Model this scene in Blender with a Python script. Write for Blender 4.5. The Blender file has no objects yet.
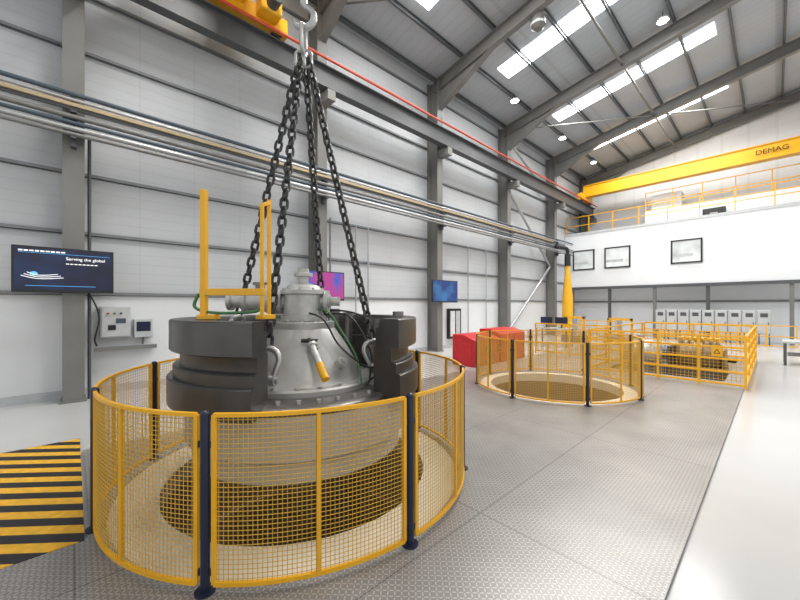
import bpy, math, random
from mathutils import Vector, Matrix
random.seed(3)
sc=bpy.context.scene
V=Vector
# ---------------------------------------------------------------- materials
def mat(name,col,rough=.5,metal=0,ns=6,na=.12,bump=0,emit=0,ecol=None,spec=.5,bd=.01):
    m=bpy.data.materials.new(name); m.use_nodes=True
    nt=m.node_tree; n=nt.nodes; l=nt.links; b=n['Principled BSDF']
    b.inputs['Roughness'].default_value=rough; b.inputs['Metallic'].default_value=metal
    b.inputs['Specular IOR Level'].default_value=spec
    g=n.new('ShaderNodeNewGeometry'); t=n.new('ShaderNodeTexNoise')
    t.inputs['Scale'].default_value=ns; t.inputs['Detail'].default_value=4
    l.new(g.outputs['Position'],t.inputs['Vector'])
    mr=n.new('ShaderNodeMapRange'); mr.inputs[1].default_value=.3; mr.inputs[2].default_value=.7
    mr.inputs[3].default_value=1-na; mr.inputs[4].default_value=1+na*.4
    l.new(t.outputs['Fac'],mr.inputs[0])
    mx=n.new('ShaderNodeVectorMath'); mx.operation='SCALE'
    mx.inputs[0].default_value=col[:3]; l.new(mr.outputs[0],mx.inputs['Scale'])
    l.new(mx.outputs[0],b.inputs['Base Color'])
    if bump:
        bp=n.new('ShaderNodeBump'); bp.inputs['Strength'].default_value=bump; bp.inputs['Distance'].default_value=bd
        l.new(t.outputs['Fac'],bp.inputs['Height']); l.new(bp.outputs[0],b.inputs['Normal'])
    if emit:
        b.inputs['Emission Color'].default_value=(*(ecol or col)[:3],1); b.inputs['Emission Strength'].default_value=emit
    return m
def N(nt,t,**k):
    x=nt.nodes.new(t)
    for a,v in k.items(): setattr(x,a,v)
    return x
def M(nt,op,a,b=None):
    x=nt.nodes.new('ShaderNodeMath'); x.operation=op
    for i,s in enumerate((a,b)):
        if s is None: continue
        if isinstance(s,(int,float)): x.inputs[i].default_value=s
        else: nt.links.new(s,x.inputs[i])
    return x.outputs[0]
def panelmat(name,col,axis_rib,pitch,axis_joint,jp,amp=.12,rough=.45,bump=.5):
    m=mat(name,col,rough,0,1.2,.05); nt=m.node_tree; l=nt.links; b=nt.nodes['Principled BSDF']
    g=N(nt,'ShaderNodeNewGeometry'); s=N(nt,'ShaderNodeSeparateXYZ'); l.new(g.outputs['Position'],s.inputs[0])
    f=M(nt,'FRACT',M(nt,'MULTIPLY',s.outputs[axis_rib],1/pitch))
    rib=M(nt,'LESS_THAN',f,.12)
    j=M(nt,'FRACT',M(nt,'MULTIPLY',s.outputs[axis_joint],1/jp)); jm=M(nt,'LESS_THAN',j,.02)
    dark=M(nt,'SUBTRACT',1,M(nt,'ADD',M(nt,'MULTIPLY',rib,amp),M(nt,'MULTIPLY',jm,amp*1.3)))
    old=b.inputs['Base Color'].links[0].from_socket
    mx=N(nt,'ShaderNodeVectorMath',operation='SCALE'); l.new(old,mx.inputs[0]); l.new(dark,mx.inputs['Scale']); l.new(mx.outputs[0],b.inputs['Base Color'])
    bp=N(nt,'ShaderNodeBump'); bp.inputs['Strength'].default_value=bump; bp.inputs['Distance'].default_value=.01
    l.new(M(nt,'SUBTRACT',1,rib),bp.inputs['Height']); l.new(bp.outputs[0],b.inputs['Normal'])
    return m
YEL=mat('yellow_paint',(.82,.42,.012),.38,0,3,.08)
YELM=mat('yellow_mesh_paint',(.60,.35,.04),.5,0,3,.1)
NAVY=mat('navy_paint',(.010,.016,.04),.35)
CLAD=panelmat('wall_cladding',(.54,.56,.58),2,.2,1,1.03,.07,.45,.2)
CLADW=mat('wall_white',(.72,.74,.75),.4,0,.8,.04)
GABLE=mat('gable_white',(.76,.78,.80),.5,0,.6,.04)
GABLEP=panelmat('gable_panel',(.74,.76,.78),0,1.03,2,1.2,.06,.5,.2)
ROOF=panelmat('roof_deck',(.44,.47,.50),1,.33,0,6,.10)
STEEL=mat('grey_steel_paint',(.18,.18,.17),.45,0,2,.12)
STEEL2=mat('dark_grey_steel',(.075,.08,.085),.45,0,2,.1)
GIRT=mat('galvanised_girt',(.22,.23,.24),.5,.2,4,.12)
PURL=mat('galvanised_purlin',(.13,.14,.15),.5,.2,4,.12)
SILV=mat('silver_pipe',(.46,.47,.48),.35,.7,8,.1)
DULL=mat('dull_pipe',(.22,.22,.215),.45,.4,8,.15)
ALU=mat('cast_aluminium',(.44,.44,.42),.42,.35,4,.2,.1)
ALU2=mat('cast_housing',(.52,.52,.49),.4,.35,9,.2,.1)
WHT=mat('white_enamel',(.72,.73,.73),.35)
CREAM=mat('cream_floor_paint',(.70,.62,.48),.4,0,2,.06)
HUB=mat('beige_hub_metal',(.46,.44,.38),.4,.3,1.5,.15)
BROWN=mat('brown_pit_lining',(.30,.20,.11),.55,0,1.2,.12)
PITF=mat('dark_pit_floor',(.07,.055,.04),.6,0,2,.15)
DKST=mat('forged_dark_steel',(.10,.096,.092),.34,.7,3,.25,.12,bd=.003)
DKST2=mat('machined_dark_steel',(.20,.19,.18),.34,.75,3,.2)
CHN=mat('chain_steel',(.06,.06,.06),.4,.7,20,.3)
SHK=mat('galvanised_shackle',(.48,.48,.47),.35,.65,20,.15)
RED=mat('red_paint',(.52,.012,.018),.38)
REDP=mat('red_conductor',(.60,.07,.03),.45)
BLK=mat('black_plastic',(.015,.015,.017),.35)
GRY=mat('light_grey_enclosure',(.50,.52,.53),.4)
BEIGE=mat('beige_rail',(.42,.33,.20),.45,.3)
BLUP=mat('blue_grey_pipe',(.06,.085,.11),.4)
GRN=mat('green_hose',(.05,.17,.055),.4)
TAN=mat('tan_machine_paint',(.24,.17,.09),.45,.2,5,.3)
PALE=mat('pale_vessel_paint',(.42,.41,.37),.35,.4,4,.2)
GLASS=mat('window_glass',(.55,.57,.57),.12,0,1.1,.5,emit=.3,ecol=(.8,.85,.85))  # faint glow put into the panes so the windows read bright
WTXT=mat('white_lettering',(.9,.9,.9),.5,emit=.8)
BTXT=mat('black_lettering',(.01,.01,.01),.5)
GLOW=mat('rooflight_panel',(.9,.95,1),.5,emit=6,ecol=(.93,.97,1))
LAMP=mat('lamp_lens',(1,1,1),.5,emit=25,ecol=(1,.98,.94))
SCRB=mat('screen_line',(.1,.4,.8),.4,emit=.8)
def screenmat(name,c1,c2,scale):
    m=bpy.data.materials.new(name); m.use_nodes=True; nt=m.node_tree; l=nt.links; b=nt.nodes['Principled BSDF']
    g=N(nt,'ShaderNodeNewGeometry'); t=N(nt,'ShaderNodeTexNoise'); t.inputs['Scale'].default_value=scale; l.new(g.outputs['Position'],t.inputs['Vector'])
    r=N(nt,'ShaderNodeValToRGB'); r.color_ramp.elements[0].position=.45; r.color_ramp.elements[1].position=.65
    r.color_ramp.elements[0].color=(*c1,1); r.color_ramp.elements[1].color=(*c2,1)
    l.new(t.outputs['Fac'],r.inputs[0]); l.new(r.outputs[0],b.inputs['Emission Color']); b.inputs['Emission Strength'].default_value=.9
    b.inputs['Base Color'].default_value=(.01,.01,.02,1); b.inputs['Roughness'].default_value=.35
    return m
SCR1=screenmat('screen_dark_blue',(.001,.004,.018),(.004,.018,.07),1.5)
SCR2=screenmat('screen_pink_blue',(.50,.05,.30),(.05,.12,.6),2.2)
SCR3=screenmat('screen_blue',(.01,.05,.22),(.04,.2,.45),1.6)
CONC=mat('polished_concrete',(.53,.535,.53),.18,0,.5,.07)
HAZ=mat('hazard_stripe_grating',(.80,.44,.02),.5,0,14,.2); nt=HAZ.node_tree; b=nt.nodes['Principled BSDF']
g=N(nt,'ShaderNodeNewGeometry'); s=N(nt,'ShaderNodeSeparateXYZ'); nt.links.new(g.outputs['Position'],s.inputs[0])
dg_=M(nt,'SUBTRACT',M(nt,'MULTIPLY',s.outputs[1],.64),M(nt,'MULTIPLY',s.outputs[0],.77))
st=M(nt,'LESS_THAN',M(nt,'FRACT',M(nt,'ADD',M(nt,'MULTIPLY',dg_,1/.21),.5)),.5)
old=b.inputs['Base Color'].links[0].from_socket
mx=N(nt,'ShaderNodeMix',data_type='RGBA'); nt.links.new(st,mx.inputs['Factor']); mx.inputs['A'].default_value=(.012,.012,.014,1); nt.links.new(old,mx.inputs['B']); nt.links.new(mx.outputs['Result'],b.inputs['Base Color'])
TREAD=mat('tread_plate',(.40,.39,.375),.32,.35,1.3,.22); nt=TREAD.node_tree; l=nt.links; b=nt.nodes['Principled BSDF']
g=N(nt,'ShaderNodeNewGeometry'); s=N(nt,'ShaderNodeSeparateXYZ'); l.new(g.outputs['Position'],s.inputs[0])
c=.03
ux=M(nt,'MULTIPLY',s.outputs[0],1/c); uy=M(nt,'MULTIPLY',s.outputs[1],1/c)
par=M(nt,'FLOORED_MODULO',M(nt,'ADD',M(nt,'FLOOR',ux),M(nt,'FLOOR',uy)),2.0)
fx=M(nt,'SUBTRACT',M(nt,'FRACT',ux),.5); fy=M(nt,'SUBTRACT',M(nt,'FRACT',uy),.5)
A=M(nt,'MULTIPLY',M(nt,'ADD',fx,fy),.7071); Bq=M(nt,'MULTIPLY',M(nt,'SUBTRACT',fx,fy),.7071)
def ell(p,q): return M(nt,'ADD',M(nt,'POWER',M(nt,'ABSOLUTE',M(nt,'MULTIPLY',p,1/.55)),2.0),M(nt,'POWER',M(nt,'ABSOLUTE',M(nt,'MULTIPLY',q,1/.17)),2.0))
e1=ell(A,Bq); e2=ell(Bq,A)
e=M(nt,'ADD',M(nt,'MULTIPLY',e1,par),M(nt,'MULTIPLY',e2,M(nt,'SUBTRACT',1,par)))
h=M(nt,'MAXIMUM',M(nt,'SUBTRACT',1,e),0.0)
msk=M(nt,'MINIMUM',M(nt,'MULTIPLY',h,3.0),1.0)
sx=M(nt,'LESS_THAN',M(nt,'FRACT',M(nt,'MULTIPLY',M(nt,'ADD',s.outputs[0],.45),1/1.25)),.008)
sy=M(nt,'LESS_THAN',M(nt,'FRACT',M(nt,'MULTIPLY',s.outputs[1],1/2.5)),.004)
seam=M(nt,'MAXIMUM',sx,sy)
old=b.inputs['Base Color'].links[0].from_socket
k=M(nt,'MULTIPLY',M(nt,'ADD',.70,M(nt,'MULTIPLY',msk,.5)),M(nt,'SUBTRACT',1,M(nt,'MULTIPLY',seam,.5)))
mx=N(nt,'ShaderNodeVectorMath',operation='SCALE'); l.new(old,mx.inputs[0]); l.new(k,mx.inputs['Scale']); l.new(mx.outputs[0],b.inputs['Base Color'])
bp=N(nt,'ShaderNodeBump'); bp.inputs['Strength'].default_value=.5; bp.inputs['Distance'].default_value=.003; l.new(msk,bp.inputs['Height']); l.new(bp.outputs[0],b.inputs['Normal'])
# ---------------------------------------------------------------- mesh builder
class B:
    def __init__(s): s.v=[]; s.f=[]
    def add(s,vs,fs):
        o=len(s.v); s.v+= [V(x) for x in vs]; s.f+=[tuple(i+o for i in f) for f in fs]; return s
    def box(s,mn,mx):
        x0,y0,z0=mn; x1,y1,z1=mx
        return s.add([(x0,y0,z0),(x1,y0,z0),(x1,y1,z0),(x0,y1,z0),(x0,y0,z1),(x1,y0,z1),(x1,y1,z1),(x0,y1,z1)],
            [(0,3,2,1),(4,5,6,7),(0,1,5,4),(1,2,6,5),(2,3,7,6),(3,0,4,7)])
    def beam(s,p,q,w,h,up=(0,0,1)):
        p=V(p);q=V(q); d=(q-p).normalized(); sd=d.cross(V(up)).normalized(); u=sd.cross(d)
        vs=[]
        for e in (p,q):
            for a,b_ in ((-1,-1),(1,-1),(1,1),(-1,1)): vs.append(e+sd*a*w/2+u*b_*h/2)
        return s.add(vs,[(0,1,2,3),(7,6,5,4),(0,4,5,1),(1,5,6,2),(2,6,7,3),(3,7,4,0)])
    def ibeam(s,p,q,w,h,t=.02,up=(0,0,1)):
        p=V(p);q=V(q); d=(q-p).normalized(); sd=d.cross(V(up)).normalized(); u=sd.cross(d)
        s.beam(p,q,t,h-2*t,up)
        for k in (-1,1): s.beam(p+u*k*(h-t)/2,q+u*k*(h-t)/2,w,t,up)
        return s
    def path(s,pts,r,seg=8,closed=False,caps=True):
        pts=[V(p) for p in pts]; n=len(pts)
        rs=r if isinstance(r,(list,tuple)) else [r]*n
        def tan(i):
            if closed: return (pts[(i+1)%n]-pts[i-1]).normalized()
            return (pts[min(i+1,n-1)]-pts[max(i-1,0)]).normalized()
        t=tan(0); a=V((0,0,1)) if abs(t.z)<.9 else V((1,0,0)); nrm=(a-t*a.dot(t)).normalized()
        vs=[];fs=[]
        for i in range(n):
            t=tan(i); nrm=(nrm-t*nrm.dot(t)).normalized(); bn=t.cross(nrm)
            for k in range(seg):
                an=2*math.pi*k/seg; vs.append(pts[i]+(nrm*math.cos(an)+bn*math.sin(an))*rs[i])
        m=n if closed else n-1
        for i in range(m):
            j=(i+1)%n
            for k in range(seg):
                k2=(k+1)%seg; fs.append((i*seg+k,i*seg+k2,j*seg+k2,j*seg+k))
        if caps and not closed:
            fs.append(tuple(range(seg))[::-1]); fs.append(tuple((n-1)*seg+k for k in range(seg)))
        return s.add(vs,fs)
    def cyl(s,p,q,r,r2=None,seg=20): return s.path([p,q],[r,r if r2 is None else r2],seg)
    def lathe(s,prof,c,a0=0,a1=360,seg=64,closed=False):
        full=abs(a1-a0)>=360; n=seg if full else seg+1; m=len(prof); vs=[];fs=[]
        for i in range(n):
            a=math.radians(a0+(a1-a0)*i/seg)
            for r,z in prof: vs.append((c[0]+r*math.cos(a),c[1]+r*math.sin(a),c[2]+z))
        for i in range(seg):
            j=(i+1)%n
            for k in range(m if closed else m-1):
                k2=(k+1)%m; fs.append((i*m+k,j*m+k,j*m+k2,i*m+k2))
        if closed and not full:
            fs.append(tuple(range(m))); fs.append(tuple((n-1)*m+k for k in range(m))[::-1])
        return s.add(vs,fs)
    def ell(s,c,r,seg=20,rings=12):
        pr=[(max(1e-4,math.sin(math.pi*i/rings))*1.0,-math.cos(math.pi*i/rings)) for i in range(rings+1)]
        o=len(s.v); s.lathe(pr,(0,0,0),seg=seg)
        for i in range(o,len(s.v)): w=s.v[i]; s.v[i]=V((c[0]+w.x*r[0],c[1]+w.y*r[1],c[2]+w.z*r[2]))
        return s
def spline(P,n=8):
    P=[V(p) for p in P]; Q=[P[0]*2-P[1]]+P+[P[-1]*2-P[-2]]; out=[]
    for i in range(1,len(Q)-2):
        a,b_,c_,d=Q[i-1:i+3]
        for k in range(n):
            t=k/n; out.append(.5*((2*b_)+(c_-a)*t+(2*a-5*b_+4*c_-d)*t*t+(3*b_-a-3*c_+d)*t**3))
    out.append(P[-1]); return out
def thing(name,label,cat,loc=(0,0,0),group=None):
    o=bpy.data.objects.new(name,None); o.empty_display_size=.2; o.location=loc; sc.collection.objects.link(o)
    o['label']=label; o['category']=cat
    if group: o['group']=group
    return o
def wloc(o):
    v=V((0,0,0))
    while o: v+=V(o.location); o=o.parent
    return v
def mk(bd,name,m,parent=None,label=None,cat=None,kind=None,group=None,loc=None,bevel=0):
    me=bpy.data.meshes.new(name)
    if parent: off=wloc(parent); l0=V((0,0,0))
    else:
        if loc is None:
            if kind=='structure': loc=(0,0,0)
            else:
                xs=[v.x for v in bd.v]; ys=[v.y for v in bd.v]; zs=[v.z for v in bd.v]
                loc=((min(xs)+max(xs))/2,(min(ys)+max(ys))/2,min(zs))
        off=V(loc); l0=off
    me.from_pydata([tuple(v-off) for v in bd.v],[],bd.f); me.update()
    me.polygons.foreach_set('use_smooth',[True]*len(me.polygons)); me.set_sharp_from_angle(angle=math.radians(32))
    me.materials.append(m)
    o=bpy.data.objects.new(name,me); o.location=l0; sc.collection.objects.link(o)
    if parent: o.parent=parent
    if label:o['label']=label
    if cat:o['category']=cat
    if kind:o['kind']=kind
    if group:o['group']=group
    if bevel:
        bm=o.modifiers.new('bev','BEVEL'); bm.width=bevel; bm.segments=2; bm.limit_method='ANGLE'
    return o
def text(s,size,origin,xa,ya,m,parent,name='lettering',ext=.003,align='LEFT'):
    cu=bpy.data.curves.new(name,'FONT'); cu.body=s; cu.size=size; cu.extrude=ext; cu.align_x=align
    t=bpy.data.objects.new('tmp',cu); sc.collection.objects.link(t)
    dg=bpy.context.evaluated_depsgraph_get(); dg.update()
    me=bpy.data.meshes.new_from_object(t.evaluated_get(dg)); bpy.data.objects.remove(t)
    X=V(xa).normalized();Y=V(ya).normalized();Z=X.cross(Y); R=Matrix((X,Y,Z)).transposed()
    off=V(origin)-wloc(parent)
    for v in me.vertices: v.co=R@v.co+off
    me.materials.clear(); me.materials.append(m)
    o=bpy.data.objects.new(name,me); sc.collection.objects.link(o); o.parent=parent; o['label']='lettering reading '+s
    return o
def dup(o,d,parent=None,**kw):
    c=o.copy(); sc.collection.objects.link(c)
    if parent: c.parent=parent
    else: c.location=V(o.location)+V(d)
    for ch in o.children: dup(ch,(0,0,0),c)
    for k,v in kw.items(): c[k]=v
    return c
# ---------------------------------------------------------------- floors
P1=V((-3.56,1.86,0)); P2=V((-3.335,7.71,0)); RF=1.74; RH=1.67; RP=1.32
import bmesh
def holed(poly,holes,rects,z,name,m,label=None,cat=None,kind=None,th=.03):
    bm=bmesh.new()
    def loop(pts):
        vs=[bm.verts.new((x,y,z)) for x,y in pts]
        for i in range(len(vs)): bm.edges.new((vs[i-1],vs[i]))
    loop(poly)
    for c,r in holes: loop([(c.x+r*math.cos(2*math.pi*i/72),c.y+r*math.sin(2*math.pi*i/72)) for i in range(72)])
    for x0,y0,x1,y1 in rects: loop([(x0,y0),(x1,y0),(x1,y1),(x0,y1)])
    bmesh.ops.triangle_fill(bm,use_beauty=True,use_dissolve=False,edges=bm.edges[:],normal=(0,0,1))
    for f in bm.faces:
        if f.normal.z<0: f.normal_flip()
    me=bpy.data.meshes.new(name); bm.to_mesh(me); bm.free(); me.materials.append(m)
    o=bpy.data.objects.new(name,me); sc.collection.objects.link(o)
    so=o.modifiers.new('s','SOLIDIFY'); so.thickness=th; so.offset=-1
    if label:o['label']=label
    if cat:o['category']=cat
    if kind:o['kind']=kind
    return o
H=[(P1,RH),(P2,RH-.12)]
RC=(-3.2,10.9,-.8,15.2)
holed([(-9.4,-7),(12,-7),(12,26.2),(-9.4,26.2)],H,[RC],-.03,'floor',CONC,kind='structure',th=.05)
holed([(-.45,-5),(-.45,16.5),(-5.7,16.5),(-5.7,.08),(-3.5,.08),(-3.5,-5)],H,[RC],0,'tread_plate_deck',TREAD,'grey steel tread plate deck with raised lozenges around the pits','metal floor plate')
mk(B().box((-6.25,-5,-.03),(-3.52,.06,-.005)),'hazard_striped_mat',HAZ,None,'yellow and black striped anti-slip floor strip beside the round pit','floor marking')
def pit(P,rh):
    t=thing('round_pit','round floor pit with cream painted curb and brown lining','pit',(P.x,P.y,-2.2))
    mk(B().lathe([(RP,-.20),(RP,-.012),(rh-.002,-.012),(rh-.002,-.06)],P,seg=72),'pit_curb',CREAM,t)
    mk(B().lathe([(RP,-.20),(RP+.001,-.9),(RP-.10,-.9),(RP-.10,-2.2)],P,seg=72),'pit_wall',BROWN,t)
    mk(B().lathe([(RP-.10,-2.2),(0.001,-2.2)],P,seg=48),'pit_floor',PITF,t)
pit(P1,RH); pit(P2,RH-.12)
t=thing('rectangular_pit','rectangular floor pit with pale painted walls inside the yellow railings','pit',(-2,13,-1.3))
x0,y0,x1,y1=RC
mk(B().add([(x0,y0,0),(x1,y0,0),(x1,y1,0),(x0,y1,0),(x0,y0,-1.3),(x1,y0,-1.3),(x1,y1,-1.3),(x0,y1,-1.3)],[(0,1,5,4),(1,2,6,5),(2,3,7,6),(3,0,4,7)]),'pit_wall',CREAM,t)
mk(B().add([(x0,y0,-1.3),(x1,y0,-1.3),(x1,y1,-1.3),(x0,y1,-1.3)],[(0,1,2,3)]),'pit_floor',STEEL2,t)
# ---------------------------------------------------------------- fence
def fence(C,R,a_off,label):
    t=thing('safety_fence',label,'fence',(C.x,C.y,0))
    for k in range(8):
        a=math.radians(a_off+45*k); px=C.x+R*math.cos(a); py=C.y+R*math.sin(a)
        b=B(); b.cyl((px,py,0),(px,py,1.09),.028,seg=16); b.ell((px,py,1.09),(.028,.028,.02),12,6)
        b.cyl((px,py,0),(px,py,.012),.06,seg=20)
        dx,dy=-math.sin(a),math.cos(a)
        for z in (.12,.9):
            b.beam((px-dx*.06,py-dy*.06,z),(px+dx*.06,py+dy*.06,z),.012,.04)
        mk(b,'fence_post',NAVY,t,'navy blue post')
        g=math.radians(45)-2*.056/R; a0=a+.056/R; n=18
        pn=bpy.data.objects.new('fence_panel',None); pn.empty_display_size=.1; sc.collection.objects.link(pn); pn.parent=t
        def pt(u,z,r=R): an=a0+g*u; return V((C.x+r*math.cos(an),C.y+r*math.sin(an),z))
        zb,zt=.05,1.08
        f=B()
        for z in (zb,zt):
            w=.012
            pr=[(R-w,z-w),(R+w,z-w),(R+w,z+w),(R-w,z+w)]
            f.lathe(pr,(C.x,C.y,0),math.degrees(a0),math.degrees(a0+g),n,closed=True)
        for u in (0,.5,1):
            q=pt(u,zb); q2=pt(u,zt); an=a0+g*u
            f.beam(q,q2,.024,.024,up=(math.cos(an),math.sin(an),0))
        mk(f,'panel_frame',YEL,pn)
        w=B(); nv=int(round(R*g/.029)); wr=.0025
        for i in range(1,nv):
            w.path([pt(i/nv,zb),pt(i/nv,zt)],wr,4,caps=False)
        for j in range(1,35):
            z=zb+(zt-zb)*j/35
            w.path([pt(i/n,z) for i in range(n+1)],wr,4,caps=False)
        mk(w,'mesh_infill',YELM,pn)
    return t
fence(P1,RF,-47,'circular yellow mesh safety fence with navy posts around the machine pit')
fence(P2,RF-.1,-47,'circular yellow mesh safety fence with navy posts around the empty pit')
def railing(p,q,h,label,mesh=False,np=None,z0=0,name='safety_railing',rails=(.08,1.0)):
    p=V(p);q=V(q); L=(q-p).length; n=np or max(1,round(L/1.3))
    t=thing(name,label,'railing',(p+q)/2+V((0,0,z0)))
    up=V((0,0,1))
    for i in range(n+1):
        c=p+(q-p)*i/n+up*z0
        mk(B().box((c.x-.022,c.y-.022,c.z),(c.x+.022,c.y+.022,c.z+h)),'post',YEL,t)
    for z in rails: mk(B().beam(p+up*(z0+z*h),q+up*(z0+z*h),.04,.04),'rail',YEL,t)
    if mesh:
        w=B(); m=int(L/.07)
        for i in range(1,m):
            c=p+(q-p)*i/m+up*z0; w.path([c+up*.08,c+up*h],.004,4,caps=False)
        for j in range(1,14):
            z=z0+.08+(h-.08)*j/14; w.path([p+up*z,q+up*z],.004,4,caps=False)
        mk(w,'mesh_infill',YELM,t)
    return t
R4=(.06,.3,.55,.78,1.0)
railing((-3.4,10.2,0),(-.42,10.2,0),1.08,'yellow multi-rail safety railing along the rectangular pit',rails=R4,np=4,mesh=True)
railing((-.42,10.25,0),(-.42,15.8,0),1.08,'yellow multi-rail safety railing along the rectangular pit edge',rails=R4)
railing((-3.4,15.9,0),(-.5,15.9,0),1.08,'yellow multi-rail safety railing behind the test machine',rails=R4)
railing((-3.45,10.25,0),(-3.45,15.8,0),1.08,'yellow multi-rail safety railing beside the tank',rails=R4)
railing((-6.0,12.4,0),(-3.6,12.4,0),1.08,'yellow mesh safety railing near the red cabinets',mesh=True)
s=thing('warning_sign','small yellow sign with black warning triangle on the railing','sign',(-.86,10.15,.64))
mk(B().box((-.95,10.155,.64),(-.77,10.165,.88)),'sign_plate',YEL,s)
tri=[(-.92,.70),(-.80,.70),(-.86,.81)]; tr2=[(-.90,.712),(-.82,.712),(-.86,.785)]
mk(B().add([(x,10.15,z) for x,z in tri]+[(x,10.15,z) for x,z in tr2],[(0,1,4,3),(1,2,5,4),(2,0,3,5)]),'warning_triangle',BTXT,s)
# ---------------------------------------------------------------- hall shell
XW=-9.3
mk(B().box((XW-.15,-7,1.95),(XW,26.2,10.7)),'wall_left',CLAD,kind='structure')
mk(B().box((XW-.15,-7,-.03),(XW+.02,26.2,1.95)),'wall_left_lower',CLADW,kind='structure')
mk(B().box((XW+.02,-7,-.03),(XW+.05,26.0,.12)),'baseboard_left',GRY,kind='structure')
def zr(x): return 10.5+.18*(x+9.3) if x<3 else 10.5+.18*12.3-.18*(x-3)
b=B(); b.add([(XW-.2,26.0,-.03),(12.2,26.0,-.03),(12.2,26.0,zr(12.2)),(3,26.0,zr(3)),(XW-.2,26.0,zr(XW-.2))],[(0,1,2,3,4)])
b.add([(XW-.2,26.2,-.03),(12.2,26.2,-.03),(12.2,26.2,zr(12.2)),(3,26.2,zr(3)),(XW-.2,26.2,zr(XW-.2))],[(4,3,2,1,0)])
mk(b,'wall_gable',GABLEP,kind='structure')
b=B(); Y0,Y1=-7,26.2
for x0,x1 in ((XW-.2,3),(3,12.2)):
    b.add([(x0,Y0,zr(x0)),(x1,Y0,zr(x1)),(x1,Y1,zr(x1)),(x0,Y1,zr(x0)),(x0,Y0,zr(x0)+.1),(x1,Y0,zr(x1)+.1),(x1,Y1,zr(x1)+.1),(x0,Y1,zr(x0)+.1)],[(0,3,2,1),(4,5,6,7),(0,1,5,4),(1,2,6,5),(2,3,7,6),(3,0,4,7)])
mk(b,'ceiling',ROOF,kind='structure')
COLY=[-5.15,0,5.15,10.25,15.35,20.6,25.8]
for i,y in enumerate([-3,2.4,7.6,12.35,17.2,21.9]):
    b=B(); x0,x1=-7.3,-1.5
    b.add([(x0,y-.42,zr(x0)-.015),(x0,y+.42,zr(x0)-.015),(x1,y+.42,zr(x1)-.015),(x1,y-.42,zr(x1)-.015)],[(0,1,2,3)])
    mk(b,'window_%d'%(i+1),GLOW,kind='structure')
b=B()
b.box((-9.26,-.15,-.03),(-9.235,.15,10.35)); b.box((-8.77,-.15,-.03),(-8.745,.15,10.35)); b.box((-9.235,-.012,-.03),(-8.77,.012,10.35))
b.box((-9.29,-.18,-.03),(-8.70,.18,.0))
c0=mk(b,'steel_column',STEEL,None,'grey painted steel I-section column against the clad wall','column',group='steel columns along the wall',loc=(-9,0,-.03))
for y in COLY:
    if y: dup(c0,(0,y,0))
def rafter(y):
    b=B(); off=-.42; x0=-8.98
    b.ibeam((x0,y,zr(x0)+off),(3,y,zr(3)+off),.22,.46)
    b.ibeam((3,y,zr(3)+off),(12,y,zr(12)+off),.22,.46)
    z=zr(-8.7)+off-.22
    vs=[]
    for yy in (y-.012,y+.012): vs+=[(-8.75,yy,z-.75),(-8.75,yy,z),(-6.4,yy,zr(-6.4)+off-.22)]
    b.add(vs,[(0,1,2),(5,4,3),(0,2,5,3),(0,3,4,1)])
    b.beam((-8.75,y,z-.75),(-6.4,y,zr(-6.4)+off-.22),.22,.02)
    return b
r0=mk(rafter(0),'roof_rafter',STEEL,None,'grey steel roof rafter with haunched knee','rafter',group='roof rafters',loc=(0,0,10))
for y in COLY:
    if y: dup(r0,(0,y,0))
pu=None
x=-9.0
while x<2.9:
    b=B(); zz=zr(x)-.1
    b.box((x-.03,-7,zz-.08),(x-.015,26,zz+.08)); b.box((x-.03,-7,zz-.08),(x+.04,26,zz-.07)); b.box((x-.03,-7,zz+.07),(x+.04,26,zz+.08))
    if pu is None: pu=mk(b,'roof_purlin',PURL,None,'galvanised roof purlin under the roof sheeting','purlin',group='roof purlins'); px0=x
    else: dup(pu,(x-px0,0,(x-px0)*.18))
    x+=1.32
for z in (1.97,3.15,4.3,5.6,6.7,7.85,8.9,9.95):
    b=B(); b.box((XW,-7,z-.035),(XW+.07,26,z-.025)); b.box((XW+.06,-7,z-.035),(XW+.07,26,z+.035))
    mk(b,'wall_girt',GIRT,None,'galvanised horizontal girt fixed to the wall cladding','girt',group='wall girts')
def rod(name,p,q,r,m,label,cat,group=None): return mk(B().cyl(p,q,r,seg=12),name,m,None,label,cat,group=group)
for p,q in (((-9,15.5,.3),(-9,20.4,4.0)),((-9,20.4,.3+3.7),(-9,15.5,7.6)),((-9,20.4,8.0),(-9,15.5,10.0))):
    rod('wall_brace',p,q,.07,SILV,'grey tubular diagonal wall brace between columns','brace','wall braces')
for i in range(len(COLY)-1):
    y0,y1=COLY[i],COLY[i+1]
    if i in (2,4):
        rod('roof_brace',(-8.6,y0,zr(-8.6)-.5),(-4,y1,zr(-4)-.5),.03,STEEL,'grey tubular diagonal roof brace','brace','roof braces')
    if i in (3,5):
        rod('roof_brace',(-4,y0,zr(-4)-.5),(.6,y1,zr(.6)-.5),.03,STEEL,'grey tubular diagonal roof brace','brace','roof braces')
x=-4; rod('eaves_strut',(x,-6,zr(x)-.5),(x,25.8,zr(x)-.5),.045,STEEL,'grey tubular longitudinal roof tie','roof tie')
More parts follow.
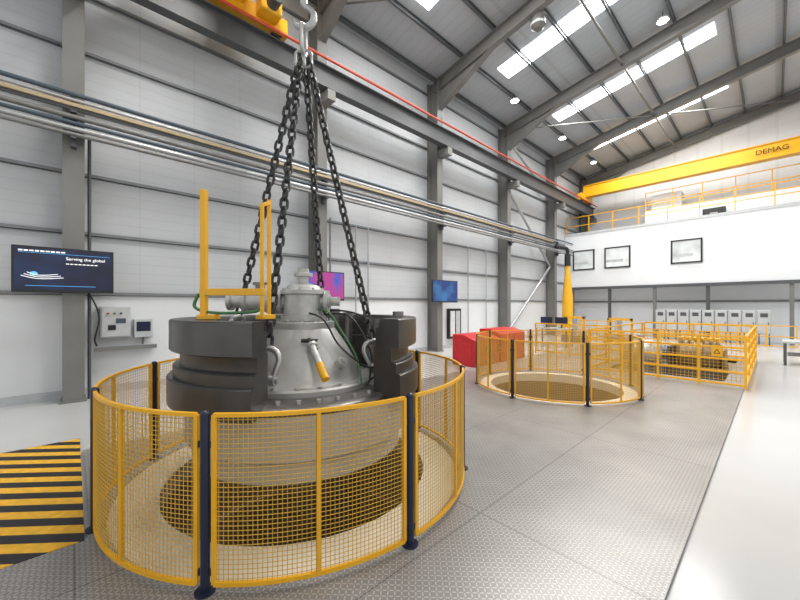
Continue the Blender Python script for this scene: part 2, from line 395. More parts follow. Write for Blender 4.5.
# ---------------------------------------------------------------- runway and services
t=thing('crane_runway','grey steel crane runway beam on brackets along the wall','crane runway',(-8.4,9,7.6))
mk(B().ibeam((-8.4,-6.5,7.95),(-8.4,25.7,7.95),.25,.6,.03),'runway_beam',STEEL2,t)
mk(B().box((-8.43,-6.5,8.25),(-8.37,25.7,8.31)),'rail',SILV,t)
for y in COLY:
    b=B(); b.box((-8.75,y-.12,7.35),(-8.25,y+.12,7.62)); mk(b,'bracket',STEEL,t)
mk(B().cyl((-8.17,-6.5,8.34),(-8.17,25.7,8.34),.035,seg=10),'conductor_bar',REDP,None,'red crane power conductor bar running along the runway','conductor bar',loc=(-8.17,9,8.3))
def pipe(z,r,m,label,x=-8.52): return mk(B().cyl((x,-6.5,z),(x,22.5,z),r,seg=14),'service_pipe',m,None,label,'pipe',loc=(x,9,z))
pipe(5.50,.04,BLUP,'dark blue grey service pipe along the wall')
pipe(5.40,.03,SILV,'thin silver service pipe along the wall')
pipe(5.10,.045,DULL,'dull metal service pipe along the wall')
pipe(4.99,.035,BLUP,'dark blue grey service pipe along the wall')
pipe(4.89,.045,SILV,'silver service pipe along the wall')
pipe(4.79,.035,DULL,'dull metal service pipe along the wall')
t=thing('festoon_rail','slim beige steel festoon rail carried along the wall','rail',(-8.5,8,5.2))
mk(B().box((-8.56,-6.5,5.26),(-8.44,19.6,5.32)),'top_rail',BEIGE,t)
mk(B().box((-8.52,-6.5,5.205),(-8.48,19.6,5.26)),'web',STEEL2,t)
for y in COLY[:-1]:
    b=B(); b.box((-8.74,y-.04,4.6),(-8.6,y+.04,5.55))
    for zz in (4.71,5.165): b.box((-8.74,y-.04,zz),(-8.46,y+.04,zz+.03))
    mk(b,'pipe_bracket',STEEL2,None,'dark steel pipe bracket fixed to a column','bracket',group='pipe brackets')
for y,xx,m_ in ((5.5,-8.9,STEEL),(10.6,-8.95,SILV),(6.6,-9.15,SILV),(7.1,-9.15,SILV),(12.6,-9.15,SILV),(14.0,-9.15,SILV)):
    mk(B().cyl((xx,y,-.03),(xx,y,4.3),.025,seg=10),'conduit',m_,None,'vertical metal cable conduit on the wall','conduit',group='wall conduits')
t=thing('jib_crane_post','tall tapered yellow painted steel post with black collar','post',(-8.0,20.4,-.03))
mk(B().lathe([(.34,-.03),(.34,.05),(.30,.06),(.27,2.2),(.12,3.7),(.12,3.95),(0.001,3.95)],(-8,20.4,0),seg=28),'mast',YEL,t)
mk(B().cyl((-8,20.4,3.95),(-8,20.4,4.6),.16,seg=20),'collar',BLK,t,'black collar')
mk(B().path(spline([(-8,20.4,4.5),(-8,20.3,4.9),(-8.25,20.0,5.0),(-8.38,19.7,5.0)]),.10,12),'elbow',BLK,t)
# ---------------------------------------------------------------- TVs
def tv(y0,y1,z0,z1,scr,label):
    t=thing('wall_television',label,'television',(-8.72,(y0+y1)/2,z0))
    mk(B().box((-8.70,y0,z0),(-8.64,y1,z1)),'tv_casing',BLK,t,bevel=.008)
    mk(B().box((-8.64,y0+.03,z0+.045),(-8.635,y1-.03,z1-.03)),'screen',scr,t)
    mk(B().box((-8.745,(y0+y1)/2-.2,(z0+z1)/2-.15),(-8.70,(y0+y1)/2+.2,(z0+z1)/2+.15)),'wall_mount',STEEL2,t)
    return t
t=tv(-.76,.56,1.97,2.76,SCR1,'wide flat television with dark blue screen mounted on a column')
text('Serving the global',.075,(-8.63,-.10,2.55),(0,1,0),(0,0,1),WTXT,t,ext=.001)
for i in range(8):
    yy=-.10+.055*i; mk(B().box((-8.632,yy,2.475),(-8.63,yy+.04,2.49)),'screen_graphic',WTXT,t)
for i in range(9):
    yy=-.68+.065*i; mk(B().box((-8.6325,yy,2.668),(-8.6305,yy+.05,2.69)),'screen_graphic',WTXT,t)
for (a_,b_) in ((2.27,.20),(2.24,.27),(2.21,.34)):
    mk(B().path(spline([(-8.63,-.48-b_/2,a_+.04),(-8.63,-.44-b_/6,a_),(-8.63,-.40+b_/6,a_-.005),(-8.63,-.30+b_/2,a_+.02)]),.005,6),'screen_graphic',WTXT,t,'thin white swoosh graphic on screen')
mk(B().ell((-8.632,-.50,2.29),(.003,.05,.035),16,8),'screen_graphic',SCRB,t)
mk(B().box((-8.632,-.68,2.645),(-8.63,.5,2.650)),'screen_line',SCRB,t)
mk(B().box((-8.632,-.6,2.08),(-8.63,.3,2.086)),'screen_line',SCRB,t)
tv(4.6,5.82,1.88,2.70,SCR2,'flat television with pink and blue screen mounted on a column')
tv(9.7,11.2,1.85,2.70,SCR3,'flat television with blue screen mounted on a column')
t=thing('control_cabinet','light grey wall mounted electrical control box with indicator lamps','control box',(-9.2,.62,1.08))
mk(B().box((-9.28,.38,1.1),(-9.05,.86,1.72)),'cabinet_body',GRY,t,bevel=.01)
mk(B().box((-9.05,.40,1.12),(-9.035,.84,1.70)),'cabinet_door',GRY,t,bevel=.005)
for i in range(3): mk(B().cyl((-9.035,.5+.1*i,1.58),(-9.01,.5+.1*i,1.58),.02,seg=12),'indicator',[RED,GRN,BLK][i],t)
mk(B().box((-9.035,.5,1.25),(-9.02,.62,1.35)),'rotary_switch',BLK,t)
mk(B().box((-9.035,.62,1.38),(-9.03,.78,1.48)),'label_plate',BLUP,t)
t=thing('touch_panel','small grey operator panel with dark screen beside the control box','control panel',(-9.2,1.05,1.05))
mk(B().box((-9.28,.92,1.07),(-9.08,1.24,1.45)),'panel_body',GRY,t,bevel=.01)
mk(B().box((-9.08,.96,1.2),(-9.075,1.2,1.40)),'screen',SCR1,t)
mk(B().cyl((-9.2,1.08,.92),(-9.2,1.08,1.07),.02,seg=8),'stub_conduit',STEEL,t)
t=thing('wall_shelf','grey metal cable trough shelf under the control boxes','shelf',(-9.2,.7,.85))
mk(B().box((-9.28,.3,.84),(-9.0,1.3,.87)),'shelf_board',STEEL,t)
mk(B().box((-9.02,.3,.87),(-9.0,1.3,.92)),'lip',STEEL,t)
mk(B().path(spline([(-8.8,.2,2.0),(-8.8,.32,1.7),(-8.9,.36,1.45),(-8.95,.3,1.1),(-9.05,.33,.95)]),.014,8),'power_cable',BLK,None,'black cable hanging beside the column','cable')
mk(B().path([(-8.9,.22,4.9),(-8.9,.22,-.03)],.028,8),'conduit',STEEL2,None,'vertical dark conduit down the column','conduit')
t=thing('notice_cabinet','black framed white notice cabinet on the wall','notice board',(-9.2,11.9,.5))
mk(B().box((-9.28,11.3,.35),(-9.15,12.1,1.6)),'frame',BLK,t)
mk(B().box((-9.15,11.38,.45),(-9.145,11.68,1.5)),'white_panel',WHT,t)
mk(B().box((-9.15,11.75,.45),(-9.145,12.02,1.5)),'glass_panel',GRY,t)
# ---------------------------------------------------------------- red cabinets (sloping tops)
for (y0,y1,z) in ((8.3,9.6,.88),(9.7,11.2,.98)):
    t=thing('red_tool_cabinet','bright red metal cabinet with sloping top beside the pit','cabinet',(-6.2,(y0+y1)/2,-.03),group='red cabinets')
    sec=[(-6.6,-.03),(-5.8,-.03),(-5.8,z-.14),(-6.2,z),(-6.6,z)]
    b=B().add([(x,y0,zz) for x,zz in sec]+[(x,y1,zz) for x,zz in sec],[(0,1,2,3,4),(9,8,7,6,5)]+[(i+5,(i+1)%5+5,(i+1)%5,i) for i in range(5)])
    mk(b,'cabinet_body',RED,t,bevel=.015)
    mk(B().box((-6.5,y0-.012,.08),(-5.9,y0,z-.25)),'side_panel',RED,t)
    for k in range(2):
        ya=y0+.05+k*(y1-y0)/2; yb=y0-.05+(k+1)*(y1-y0)/2
        d=mk(B().box((-5.8,ya,.06),(-5.785,yb,z-.2)),'door',RED,t)
        mk(B().box((-5.785,yb-.08,.35),(-5.76,yb-.05,.55)),'handle',BLK,d)
# ---------------------------------------------------------------- mezzanine
mk(B().box((-9.28,23.2,2.85),(12,23.4,6.2)),'wall_mezzanine',GABLE,kind='structure')
mk(B().box((-9.28,23.4,6.0),(12,26,6.2)),'floor_mezzanine',STEEL,kind='structure')
mk(B().box((-9.28,23.17,6.13),(12,23.2,6.27)),'trim_1',GRY,kind='structure')
mk(B().box((-9.28,24.5,-.03),(12,24.6,2.9)),'wall_lower_rear',GABLE,kind='structure')
mk(B().box((-9.28,23.4,2.85),(12,24.5,2.95)),'ceiling_lower_rear',WHT,kind='structure')
mk(B().box((-9.28,23.1,2.70),(12,23.2,2.86)),'trim_2',STEEL2,kind='structure')
mk(B().box((-9.28,24.4,1.9),(12,24.5,2.0)),'trim_3',STEEL,kind='structure')
for i,x in enumerate((-8.8,-6.7,-4.5,-2.3,.5,3.5)):
    mk(B().ibeam((x,23.25,-.03),(x,23.25,2.70),.14,.14,.015,up=(0,1,0)),'mezzanine_post',STEEL2 if i%2 else STEEL,None,'grey steel post supporting the mezzanine front','post',group='mezzanine posts')
for i,(x0,x1) in enumerate(((-8.75,-7.5),(-6.95,-5.62),(-3.78,-2.5))):
    z0,z1=3.92,5.15
    b=B(); w=.07
    b.box((x0,23.13,z0),(x1,23.22,z0+w)).box((x0,23.13,z1-w),(x1,23.22,z1)).box((x0,23.13,z0),(x0+w,23.22,z1)).box((x1-w,23.13,z0),(x1,23.22,z1))
    t=mk(b,'window_%d'%(i+11),BLK,kind='structure')
    mk(B().box((x0+w,23.17,z0+w),(x1-w,23.2,z1-w)),'window_pane',GLASS,t)
    mk(B().box((x0+w,23.16,z0+.35),(x1-w-.3,23.17,z0+.5)),'interior_shade',GRY,t)
railing((-9.2,23.35,0),(11.8,23.35,0),1.1,'yellow guard railing along the mezzanine edge',np=16,z0=6.2,name='guard_railing',rails=(.06,.5,1))
railing((-5.2,24.6,0),(5.0,24.6,0),1.1,'yellow guard railing on the raised mezzanine block',np=8,z0=7.2,name='guard_railing',rails=(.06,.5,1))
mk(B().box((-5.2,24.5,6.2),(6,26,7.2)),'wall_block_rear',GABLE,kind='structure')
mk(B().box((-5.0,25.0,7.2),(-3.6,26,8.2)),'wall_block_upper',GABLE,kind='structure')
t=thing('equipment_case','small black equipment case on the mezzanine','equipment case',(-2.2,24.4,6.2))
mk(B().box((-2.6,24.0,6.2),(-1.7,24.4,6.75)),'case_body',BLK,t,bevel=.03)
mk(B().box((-2.3,23.98,6.45),(-2.0,24.0,6.5)),'handle',SILV,t)
def crane_end(t,y0,y1,x=-8.4,z=8.31):
    b=B(); b.box((x-.13,y0,z+.08),(x+.13,y1,z+.5)); mk(b,'end_carriage',YEL,t,bevel=.02)
    for yy in (y0+.25,y1-.25):
        mk(B().cyl((x-.07,yy,z+.16),(x+.07,yy,z+.16),.155,seg=24),'wheel',BLK,t)
t=thing('overhead_crane','yellow overhead travelling crane bridge spanning the hall','overhead crane',(0,24.2,8.4))
crane_end(t,23.3,25.2)
mk(B().box((-8.45,24.0,8.68),(12,24.4,9.36)),'bridge_girder',YEL,t,bevel=.01)
mk(B().box((-8.4,23.94,8.66),(12,24.46,8.70)),'girder_flange',YEL,t)
mk(B().box((-8.4,23.94,9.35),(12,24.46,9.39)),'girder_flange',YEL,t)
text('DEMAG',.32,(-.66,23.93,8.92),(1,0,0),(0,0,1),BTXT,t,ext=.004)
t=thing('overhead_crane','yellow overhead travelling crane carrying the chain sling','overhead crane',(0,2.6,8.4))
crane_end(t,1.2,3.9)
mk(B().box((-8.5,2.25,8.62),(12,2.85,9.6)),'bridge_girder',YEL,t,bevel=.02)
mk(B().box((-8.55,1.0,8.5),(-8.25,1.2,8.75)),'buffer',BLK,t)
mk(B().box((-8.27,3.1,8.5),(-7.9,3.6,8.85)),'travel_motor',YEL,t,'yellow travel drive motor',bevel=.04)
mk(B().cyl((-7.9,3.35,8.68),(-7.6,3.35,8.68),.14,seg=18),'travel_motor',STEEL2,t)
mk(B().box((-4.2,1.35,8.2),(-2.9,2.24,9.0)),'hoist_trolley',YEL,t,bevel=.03)
uu=V((.682,.731,0)); ff=V((-.731,.682,0)); up=V((0,0,1))
cx=V((P1.x,P1.y,0))
for k in (-1,1):
    for j in (-1,1):
        q=cx+uu*.12*k+ff*.06*j
        mk(B().cyl((q.x,q.y,5.87),(q.x,q.y,8.19),.008,seg=6),'hoist_rope',CHN,t)
hb=thing('hook_block','yellow and grey crane hook block with forged hook','crane hook',(cx.x,cx.y,5.0))
b=B(); b.beam(cx+uu*-.22+V((0,0,5.65)),cx+uu*.22+V((0,0,5.65)),.2,.42); mk(b,'sheave_housing',YEL,hb,bevel=.03)
mk(B().cyl(cx+V((0,0,5.2)),cx+V((0,0,5.45)),.055),'shank',SHK,hb)
pts=[cx+V((0,0,5.22)),cx+V((0,0,5.08))]
R0=.115
for i in range(15):
    a=math.radians(75-i*17); pts.append(cx+uu*(R0*math.cos(a))+V((0,0,4.93+R0*math.sin(a))))
rs=[.042,.042]+[.040-.0016*abs(i-6)-(0.012 if i>12 else 0) for i in range(15)]
mk(B().path(pts,rs,14),'hook',SHK,hb,'forged grey steel hook')
# ---------------------------------------------------------------- chain sling
sl=thing('chain_sling','four leg heavy steel chain sling with shackles','chain sling',(cx.x,cx.y,4.4))
def oval(b,c,d,n,L,W,r,seg=8,k=8):
    d=V(d).normalized(); n=V(n).normalized(); pts=[]; h=(L-W)/2
    for s_ in (1,-1):
        for i in range(k+1):
            a=math.pi*i/k; pts.append(V(c)+d*(s_*(h+W/2*math.sin(a)))+n*(s_*W/2*math.cos(a)))
    b.path(pts,r,seg,closed=True)
b=B(); oval(b,cx+V((0,0,4.68)),(0,0,1),ff,.32,.17,.022,10); mk(b,'master_link',SHK,sl)
top=cx+V((0,0,4.50))
for k in (-1,1):
    b=B(); oval(b,cx+uu*.04*k+V((0,0,4.47)),(0,0,1),uu,.19,.10,.016,8)
    mk(b,'sub_link',SHK,sl)
LUG=[]
for k,(a,r,z) in enumerate(((-54,.76,1.08),(32,.88,1.10),(128,.66,1.10),(214,.90,1.35))):
    a=math.radians(a)
    lug=V((P1.x+r*math.cos(a),P1.y+r*math.sin(a),z)); LUG.append((a,lug,z))
    st=top+V((.07*math.cos(a),.07*math.sin(a),-.08)); dr=(lug-st).normalized(); en=lug-dr*.30
    L=(en-st).length; pitch=.096; n=round(L/pitch); pitch=L/n
    n1=dr.cross(uu).normalized(); n2=dr.cross(n1).normalized()
    b=B()
    for i in range(n):
        nn=(n1+n2).normalized() if i%2 else (n1-n2).normalized()
        oval(b,st+dr*pitch*(i+.5),dr,nn,pitch+.02,.066,.0155,6,5)
    mk(b,'chain_leg',CHN,sl)
    b=B(); tg=V((-math.sin(a),math.cos(a),0))
    if k<2: tg=(tg*.35+uu*.65).normalized()
    pts=[lug+tg*.075]
    for i in range(11):
        q=math.pi*(-.12+1.24*i/10); pts.append(lug-dr*(.17+.115*math.sin(q))+tg*.118*math.cos(q))
    pts.append(lug-tg*.075)
    b.path(pts,.029,12); b.cyl(lug-tg*.125,lug+tg*.125,.03,seg=12)
    for s_ in (-1,1): b.cyl(lug+tg*(.05*s_),lug+tg*(.10*s_),.052,seg=14)
    mk(b,'shackle',SHK,sl,'galvanised bow shackle')
# ---------------------------------------------------------------- machine assembly
ma=thing('machine_assembly','large forged dark steel ring with silver conical hub over pit','machine component',(P1.x,P1.y,.3))
prof=[(.96,.86),(1.25,.86),(1.262,.872),(1.262,1.10),(1.25,1.112),(1.215,1.112),(1.215,1.20),(1.205,1.21),(1.17,1.215),(1.16,1.225),(1.16,1.335),(1.165,1.345),(1.235,1.345),(1.245,1.355),(1.245,1.61),(1.235,1.62),(1.05,1.62),(1.04,1.60),(1.04,1.54),(.98,1.53),(.98,1.36),(.96,1.34)]
mk(B().lathe(prof,P1,15,315,110,closed=True),'outer_ring',DKST,ma,'machined dark steel ring segment with groove')
mk(B().lathe([(.0001,.92),(1.04,.92),(1.08,.90),(1.08,.80),(1.02,.78),(.0001,.78)],P1,seg=72),'base_plate',DKST2,ma)
mk(B().lathe([(1.12,.86),(1.12,.50),(1.10,.48),(1.06,.46),(1.06,.30),(1.02,.27),(.0001,.26)],P1,seg=72),'lower_hub',HUB,ma,'smooth pale grey machined lower body')
mk(B().lathe([(.78,.92),(.78,.965),(.76,.98),(.68,.985),(.66,1.0),(.62,1.05),(.56,1.15),(.48,1.29),(.40,1.41),(.345,1.49),(.335,1.50),(.335,1.565),(.32,1.575),(.0001,1.58)],P1,seg=64),'conical_hub',ALU,ma,'pale grey cast conical hub')
def bolt(x,y,z,r=.017,h=.04): mk(B().cyl((x,y,z),(x,y,z+h),r,seg=6),'flange_bolt',SHK,ma)
for i in range(22):
    a=2*math.pi*i/22; bolt(P1.x+.73*math.cos(a),P1.y+.73*math.sin(a),.96)
for i in range(12):
    a=2*math.pi*i/12; bolt(P1.x+.29*math.cos(a),P1.y+.29*math.sin(a),1.575,.014,.03)
for i in range(36):
    a=2*math.pi*i/36
    if 20<math.degrees(a)<310: continue
    bolt(P1.x+.97*math.cos(a),P1.y+.97*math.sin(a),.91,.022)
for a,z_,r_ in ((-15,1.30,.47),(10,1.12,.58)):
    a=math.radians(a); rd=V((math.cos(a),math.sin(a),0))
    p=P1+rd*(r_-.06)+up*z_; q=p+(rd*.8+up*.6).normalized()*.12
    mk(B().cyl(p,q,.05,seg=18).cyl(q,q+(q-p)*.25,.032,seg=6),'boss',ALU2,ma)
for a,lug,z in LUG:
    b=B(); rd=V((math.cos(a),math.sin(a),0)); tg=V((-math.sin(a),math.cos(a),0))
    vs=[]
    for s_ in (-1,1):
        for dr_,zz in ((-.2,.92),(.1,.92),(.1,z-.03),(.04,z+.06),(-.04,z+.06),(-.2,z-.05)): vs.append(V((lug.x,lug.y,0))+rd*dr_+tg*.024*s_+V((0,0,zz)))
    b.add(vs,[(0,1,2,3,4,5),(11,10,9,8,7,6)]+[(i,(i+1)%6+0,(i+1)%6+6,i+6) for i in range(6)])
    mk(b,'lifting_lug',ALU,ma)
C=P1
mk(B().lathe([(.24,1.58),(.24,1.63),(.21,1.64),(.21,1.86),(.24,1.87),(.24,1.91),(.20,1.92),(.17,1.96),(.09,1.985),(.055,1.99),(.055,2.06),(.10,2.065),(.10,2.10),(.06,2.11),(.06,2.15),(.0001,2.155)],C,seg=36),'top_cap',ALU2,ma,'silver flanged top housing')
for i in range(10):
    a=2*math.pi*i/10; bolt(C.x+.215*math.cos(a),C.y+.215*math.sin(a),1.91,.013,.025)
b=B(); c1=C+V((0,0,1.79)); e=-uu
def seg_(a,b_,r): b.cyl(c1+e*a,c1+e*b_,r,seg=24)
seg_(0,.34,.09); seg_(.22,.26,.14); seg_(.27,.31,.14); seg_(.34,.38,.15); seg_(.38,.60,.115); seg_(.60,.64,.14); seg_(.64,.78,.07); seg_(.78,.82,.10)
mk(b,'side_valve',ALU2,ma,'silver horizontal valve and flanged pipe')
b=B(); q=c1+e*.48; b.cyl(q+up*.08,q+up*.18,.05,seg=16); b.cyl(q+up*.18,q+up*.21,.075,seg=16); mk(b,'valve_bonnet',DKST2,ma)
b=B(); b.cyl(c1,c1+uu*.30,.07,seg=20); b.cyl(c1+uu*.24,c1+uu*.28,.12,seg=20); b.cyl(c1+uu*.28,c1+uu*.40,.05,seg=16); mk(b,'side_nozzle',ALU2,ma)
b=B()
def wp(px,d,z): u=(px-400)/350*d; return V((.682*u-.731*d,.731*u+.682*d,z))
q1=wp(204,3.1,0); q2=wp(262,3.05,0); q3=wp(269,3.2,0)
zt=lambda y,d: 1.75+(305-y)*d/350
b.beam(q1+up*1.66,q1+up*zt(190,3.1),.05,.05,up=uu)
b.beam(q1-uu*.03+up*zt(292,3.1),q2+uu*.02+up*zt(292,3.05),.045,.06)
b.beam(q2+up*1.64,q2+up*zt(204,3.05),.03,.03,up=uu)
b.beam(q3+up*1.64,q3+up*zt(200,3.2),.03,.03,up=uu)
b.beam(q2+up*zt(205,3.05),q3+up*zt(203,3.2),.03,.03)
b.beam(q1+up*1.645-uu*.04,q1+up*1.645+uu*.12,.10,.04)
b.beam(q2+up*1.645-uu*.04,q3+up*1.645+uu*.04,.06,.04)
mk(b,'lifting_frame',YEL,ma,'bright yellow upright bar frame',bevel=.004)
def hose(P,r,m,nm): mk(B().path(spline(P),r,8),nm,m,ma)
hose([q1+up*1.85-uu*.05,q1+up*1.73-uu*.08,q1+up*1.68+uu*.1,q2+up*1.69-uu*.08,q2+up*1.72-uu*.02],.014,GRN,'hydraulic_hose')
hose([C+V((.1,.05,1.7)),C+V((.34,.1,1.68)),C+V((.52,.16,1.47)),C+V((.66,.24,1.22)),C+V((.80,.2,.98))],.010,GRN,'hydraulic_hose')
hose([C+V((.12,-.05,1.68)),C+V((.42,.0,1.60)),C+V((.58,.1,1.33)),C+V((.76,.32,1.12)),C+V((.84,.45,1.2))],.010,BLK,'black_hose')
hose([C+V((.0,.2,1.7)),C+V((.25,.5,1.66)),C+V((.55,.62,1.5)),C+V((.8,.5,1.15)),C+V((.78,.3,.98))],.010,BLK,'black_hose')
hose([C+V((.1,.2,1.65)),C+V((.4,.35,1.62)),C+V((.65,.42,1.28)),C+V((.80,.3,1.0))],.010,BLK,'black_hose')
cd=(V((0,0,0))-C); cd.z=0; cd.normalize()
a1=C+cd*.46+uu*.06+up*1.40; a2=C+cd*.76+uu*.20+up*1.08; dd=a2-a1
mk(B().cyl(a1+dd*.1,a1+dd*.62,.034,seg=16).cyl(a1+dd*.10,a1+dd*.16,.046,seg=16),'cylinder_body',ALU2,ma,'silver hydraulic cylinder body')
mk(B().cyl(a1+dd*.62,a1+dd*1.0,.038,seg=16),'cylinder_end',YEL,ma,'yellow cylinder end')
mk(B().cyl(a1-dd*.05,a1+dd*.1,.02,seg=12).cyl(a1-uu*.08,a1+uu*.08,.02,seg=12),'cylinder_handle',BLK,ma)
for (px,d,z0,z1,r) in ((348,4.3,1.3,1.66,.05),(378,3.95,.9,1.60,.12),(398,3.75,1.5,1.68,.045),(334,4.6,1.4,1.7,.06)):
    b=B(); q=wp(px,d,0); b.cyl(q+up*z0,q+up*z1,r,seg=20); b.cyl(q+up*(z1-.05),q+up*z1,r*1.3,seg=20)
    mk(b,'guide_pin',DKST2,ma,'machined steel guide pin')
# ---------------------------------------------------------------- rear equipment
t=thing('horizontal_tank','grey rounded horizontal vessel on cradle legs','tank',(-2.7,12.0,-1.3))
o=B().lathe([(0.001,-.5),(.20,-.47),(.32,-.38),(.38,-.24),(.38,.24),(.32,.38),(.20,.47),(0.001,.5)],(0,0,0),seg=32)
for v in o.v: v.x,v.y,v.z=-2.65+v.z,12.0+v.y,.38+v.x
mk(o,'tank_shell',PALE,t)
for k in (-.2,.2): mk(B().box((-2.65+k-.05,11.7,-1.3),(-2.65+k+.05,12.3,.1)),'cradle_leg',STEEL,t)
mk(B().cyl((-2.65,12.0,.73),(-2.65,12.0,.87),.06).cyl((-2.65,12.0,.85),(-2.65,12.0,.89),.1),'nozzle',SILV,t)
t=thing('test_machine','dark brown test machine with round housing in railed pit','machine',(-1.7,13.4,-1.3))
mk(B().box((-2.25,12.7,-1.3),(-.95,14.3,-.02)),'base_frame',STEEL2,t,bevel=.02)
o=B().lathe([(0.001,-.5),(.3,-.48),(.40,-.40),(.42,-.12),(.47,-.10),(.47,.10),(.42,.12),(.40,.40),(.3,.48),(0.001,.5)],(0,0,0),seg=32)
for v in o.v: v.x,v.y,v.z=-1.5+v.z,13.3+v.y,.30+v.x
mk(o,'round_housing',TAN,t)
mk(B().box((-2.2,12.9,-.02),(-2.02,13.8,.55)),'gearbox',BLK,t,bevel=.05)
mk(B().box((-.98,12.9,-.02),(-.93,13.7,.5)),'side_plate',TAN,t,bevel=.02)
mk(B().cyl((-2.1,13.3,.30),(-.95,13.3,.30),.09),'shaft',SILV,t)
b=B()
for i in range(6): b.box((-1.95+.16*i,13.05,.76),(-1.87+.16*i,13.5,.80))
b.box((-2.0,13.05,.74),(-1.0,13.12,.77)).box((-2.0,13.43,.74),(-1.0,13.5,.77)); mk(b,'top_guard',YEL,t,'yellow slatted guard')
t=thing('pump_set','grey motor driven pump with pipework in the railed pit','pump',(-2.4,14.6,-1.3))
mk(B().box((-3.0,14.3,-1.3),(-1.9,14.95,-.05)),'plinth',STEEL,t)
o=B().lathe([(0.001,-.3),(.2,-.28),(.22,-.25),(.22,.25),(.16,.3),(0.001,.3)],(0,0,0),seg=24)
for v in o.v: v.x,v.y,v.z=-2.6+v.z,14.6+v.y,.17+v.x
mk(o,'motor',BLUP,t); mk(B().cyl((-2.1,14.6,-.05),(-2.1,14.6,.7),.08).cyl((-2.1,14.6,.66),(-2.1,14.6,.7),.13),'riser_pipe',SILV,t)
t=thing('workstation_desk','grey desk with thin steel legs near the rear railing','desk',(-6.6,15.4,-.03))
mk(B().box((-7.3,15.0,.72),(-5.9,15.7,.76)),'desk_top',GRY,t)
for x in (-7.25,-5.95):
    for y in (15.05,15.65): mk(B().box((x-.025,y-.025,-.03),(x+.025,y+.025,.72)),'leg',STEEL2,t)
for i,x in enumerate((-6.95,-6.3)):
    m_=thing('computer_monitor','black computer monitor on the grey desk','monitor',(x,15.4,.76),group='desk monitors')
    mk(B().box((x-.26,15.38,.9),(x+.26,15.42,1.22)),'monitor_casing',BLK,m_)
    mk(B().box((x-.03,15.4,.76),(x+.03,15.44,.95)).box((x-.12,15.33,.76),(x+.12,15.48,.775)),'monitor_stand',BLK,m_)
    mk(B().box((x-.24,15.375,.92),(x+.24,15.38,1.2)),'screen',SCR1,m_)
def gantry(x,y,w,h,label,z=-.03):
    t=thing('press_machine',label,'machine',(x,y,z))
    b=B(); b.box((x-w/2,y,z),(x-w/2+.08,y+.1,h)).box((x+w/2-.08,y,z),(x+w/2,y+.1,h)).box((x-w/2,y,h-.1),(x+w/2,y+.1,h)); mk(b,'portal',YEL,t)
    mk(B().cyl((x,y+.05,.3),(x,y+.05,h-.1),.1),'ram',SILV,t)
    mk(B().box((x-w/2-.1,y-.2,z),(x+w/2+.1,y+.3,.3)),'base',TAN,t,bevel=.02)
gantry(-6.6,17.6,.9,1.2,'small yellow press frame with silver ram near the rear wall')
gantry(-4.8,18,1.0,1.15,'yellow test press with tan base near the rear wall')
def ccab(x):
    t=thing('control_cabinet','light grey electrical control cabinet in a row by the rear wall','cabinet',(x,22.6,-.03),group='rear control cabinets')
    mk(B().box((x-.21,22.45,.45),(x+.21,22.75,1.5)),'cabinet_body',GRY,t,bevel=.01)
    mk(B().box((x-.19,22.435,.48),(x+.19,22.45,1.47)),'cabinet_door',GRY,t)
    mk(B().box((x-.12,22.43,1.2),(x+.12,22.436,1.38)),'display',STEEL2,t)
    mk(B().box((x+.12,22.42,.85),(x+.14,22.436,.98)),'handle',BLK,t)
    mk(B().box((x-.18,22.47,-.03),(x-.14,22.73,.45)),'leg',STEEL2,t)
    mk(B().box((x+.14,22.47,-.03),(x+.18,22.73,.45)),'leg',STEEL2,t)
    return t
c=ccab(-4.1)
for i in range(1,9): dup(c,(.47*i,0,0))
railing((-4.6,21.6,-.03),(.6,21.6,-.03),.9,'yellow guard railing in front of the control cabinets',np=6,rails=(.06,.5,1))
railing((-7.6,18.9,-.03),(-5.2,18.9,-.03),1.0,'yellow guard railing near the yellow post',np=3,rails=(.06,.5,1))
railing((-3.3,18.2,-.03),(-.6,18.2,-.03),1.0,'yellow guard railing behind the rectangular pit',np=3,rails=(.06,.5,1))
t=thing('workbench','grey steel workbench by the polished floor','workbench',(.55,15.8,-.03))
mk(B().box((.15,15.3,.62),(1.5,16.3,.68)),'bench_top',GRY,t)
for x in (.2,1.45):
    for y in (15.35,16.25): mk(B().box((x-.03,y-.03,-.03),(x+.03,y+.03,.62)),'leg',STEEL2,t)
mk(B().box((.25,15.4,.25),(1.4,16.2,.29)),'lower_shelf',STEEL,t)
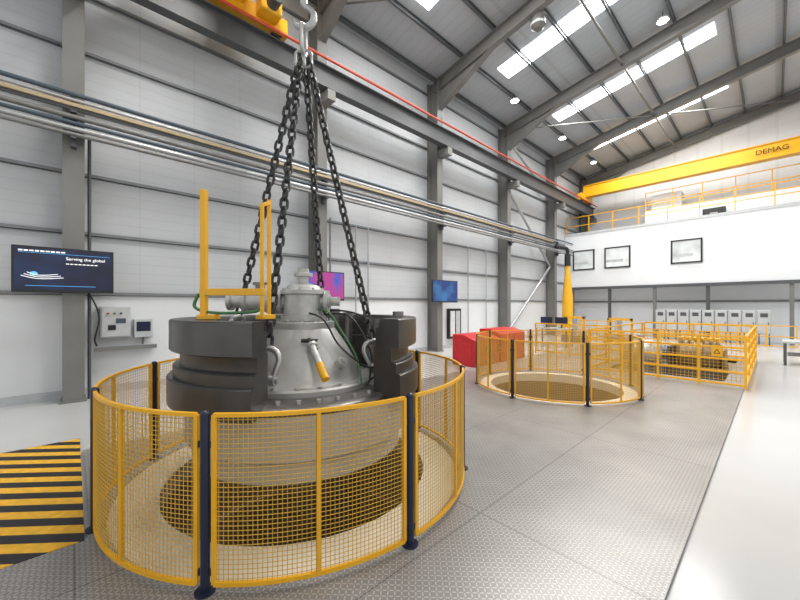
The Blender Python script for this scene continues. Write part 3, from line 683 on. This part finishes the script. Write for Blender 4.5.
def lamp(x,y):
    z=zr(x)-.34
    t=thing('high_bay_lamp','round flat lamp fixed under the roof steel','lamp',(x,y,z),group='high bay lamps')
    mk(B().lathe([(.001,.10),(.10,.10),(.17,.06),(.18,0),(.165,0)],(x,y,z),seg=24),'lamp_housing',WHT,t)
    mk(B().lathe([(0.001,.01),(.165,.01)],(x,y,z),seg=24),'lamp_lens',LAMP,t)
    mk(B().cyl((x,y,z+.10),(x,y,z+.325),.012,seg=8),'suspension_rod',STEEL2,t)
    return t
LP=[(-6.9,7.1),(-7.3,6.3),(-7.6,13.8),(-7.6,18.7),(-7.6,23.3),(-2.6,14.6),(-2.6,9.9),(-1.2,12.1)]
l0=lamp(*LP[0])
for x,y in LP[1:]:
    dup(l0,(x-LP[0][0],y-LP[0][1],zr(x)-zr(LP[0][0])))
t=thing('roof_speaker','grey domed roof unit hanging from a rod','roof unit',(-5.0,10.5,10.3))
mk(B().lathe([(.001,.0),(.12,.02),(.2,.1),(.22,.2),(.22,.32),(.25,.34),(.25,.40),(.08,.44),(.001,.44)],(-5,10.5,10.25),seg=28),'dome',STEEL,t)
mk(B().cyl((-5,10.5,10.68),(-5,10.5,11.25),.02),'rod',STEEL2,t)
mk(B().lathe([(.221,.12),(.223,.14),(.223,.18),(.221,.2)],(-5,10.5,10.25),seg=28),'band',WHT,t)
# ---------------------------------------------------------------- light
def area(loc,rot,sx,sy,e,col=(1,.98,.95)):
    L=bpy.data.lights.new('area','AREA'); L.shape='RECTANGLE'; L.size=sx; L.size_y=sy; L.energy=e; L.color=col
    o=bpy.data.objects.new('hall_light',L); o.location=loc; o.rotation_euler=rot; sc.collection.objects.link(o); return o
for y in (2.4,7.6,12.35,17.2,21.9):
    a=area((-4.4,y,zr(-4.4)-.04),(0,-math.atan(.18),0),5.6,.82,620)
for y in (0,8,16,23):
    area((6,y,10.5),(0,0,0),5,1.2,300)
w=bpy.data.worlds.new('w'); sc.world=w; w.use_nodes=True
w.node_tree.nodes['Background'].inputs[0].default_value=(.95,.975,1,1); w.node_tree.nodes['Background'].inputs[1].default_value=.92
# ---------------------------------------------------------------- camera
cam=bpy.data.cameras.new('camera'); co=bpy.data.objects.new('camera',cam); sc.collection.objects.link(co); sc.camera=co
cam.sensor_width=36; cam.lens=36*350/800; cam.shift_y=5/800; cam.clip_start=.05
co.location=(0,0,1.75); co.rotation_euler=(math.radians(90),0,math.radians(47))
sc.view_settings.view_transform='Standard'; sc.view_settings.look='None'
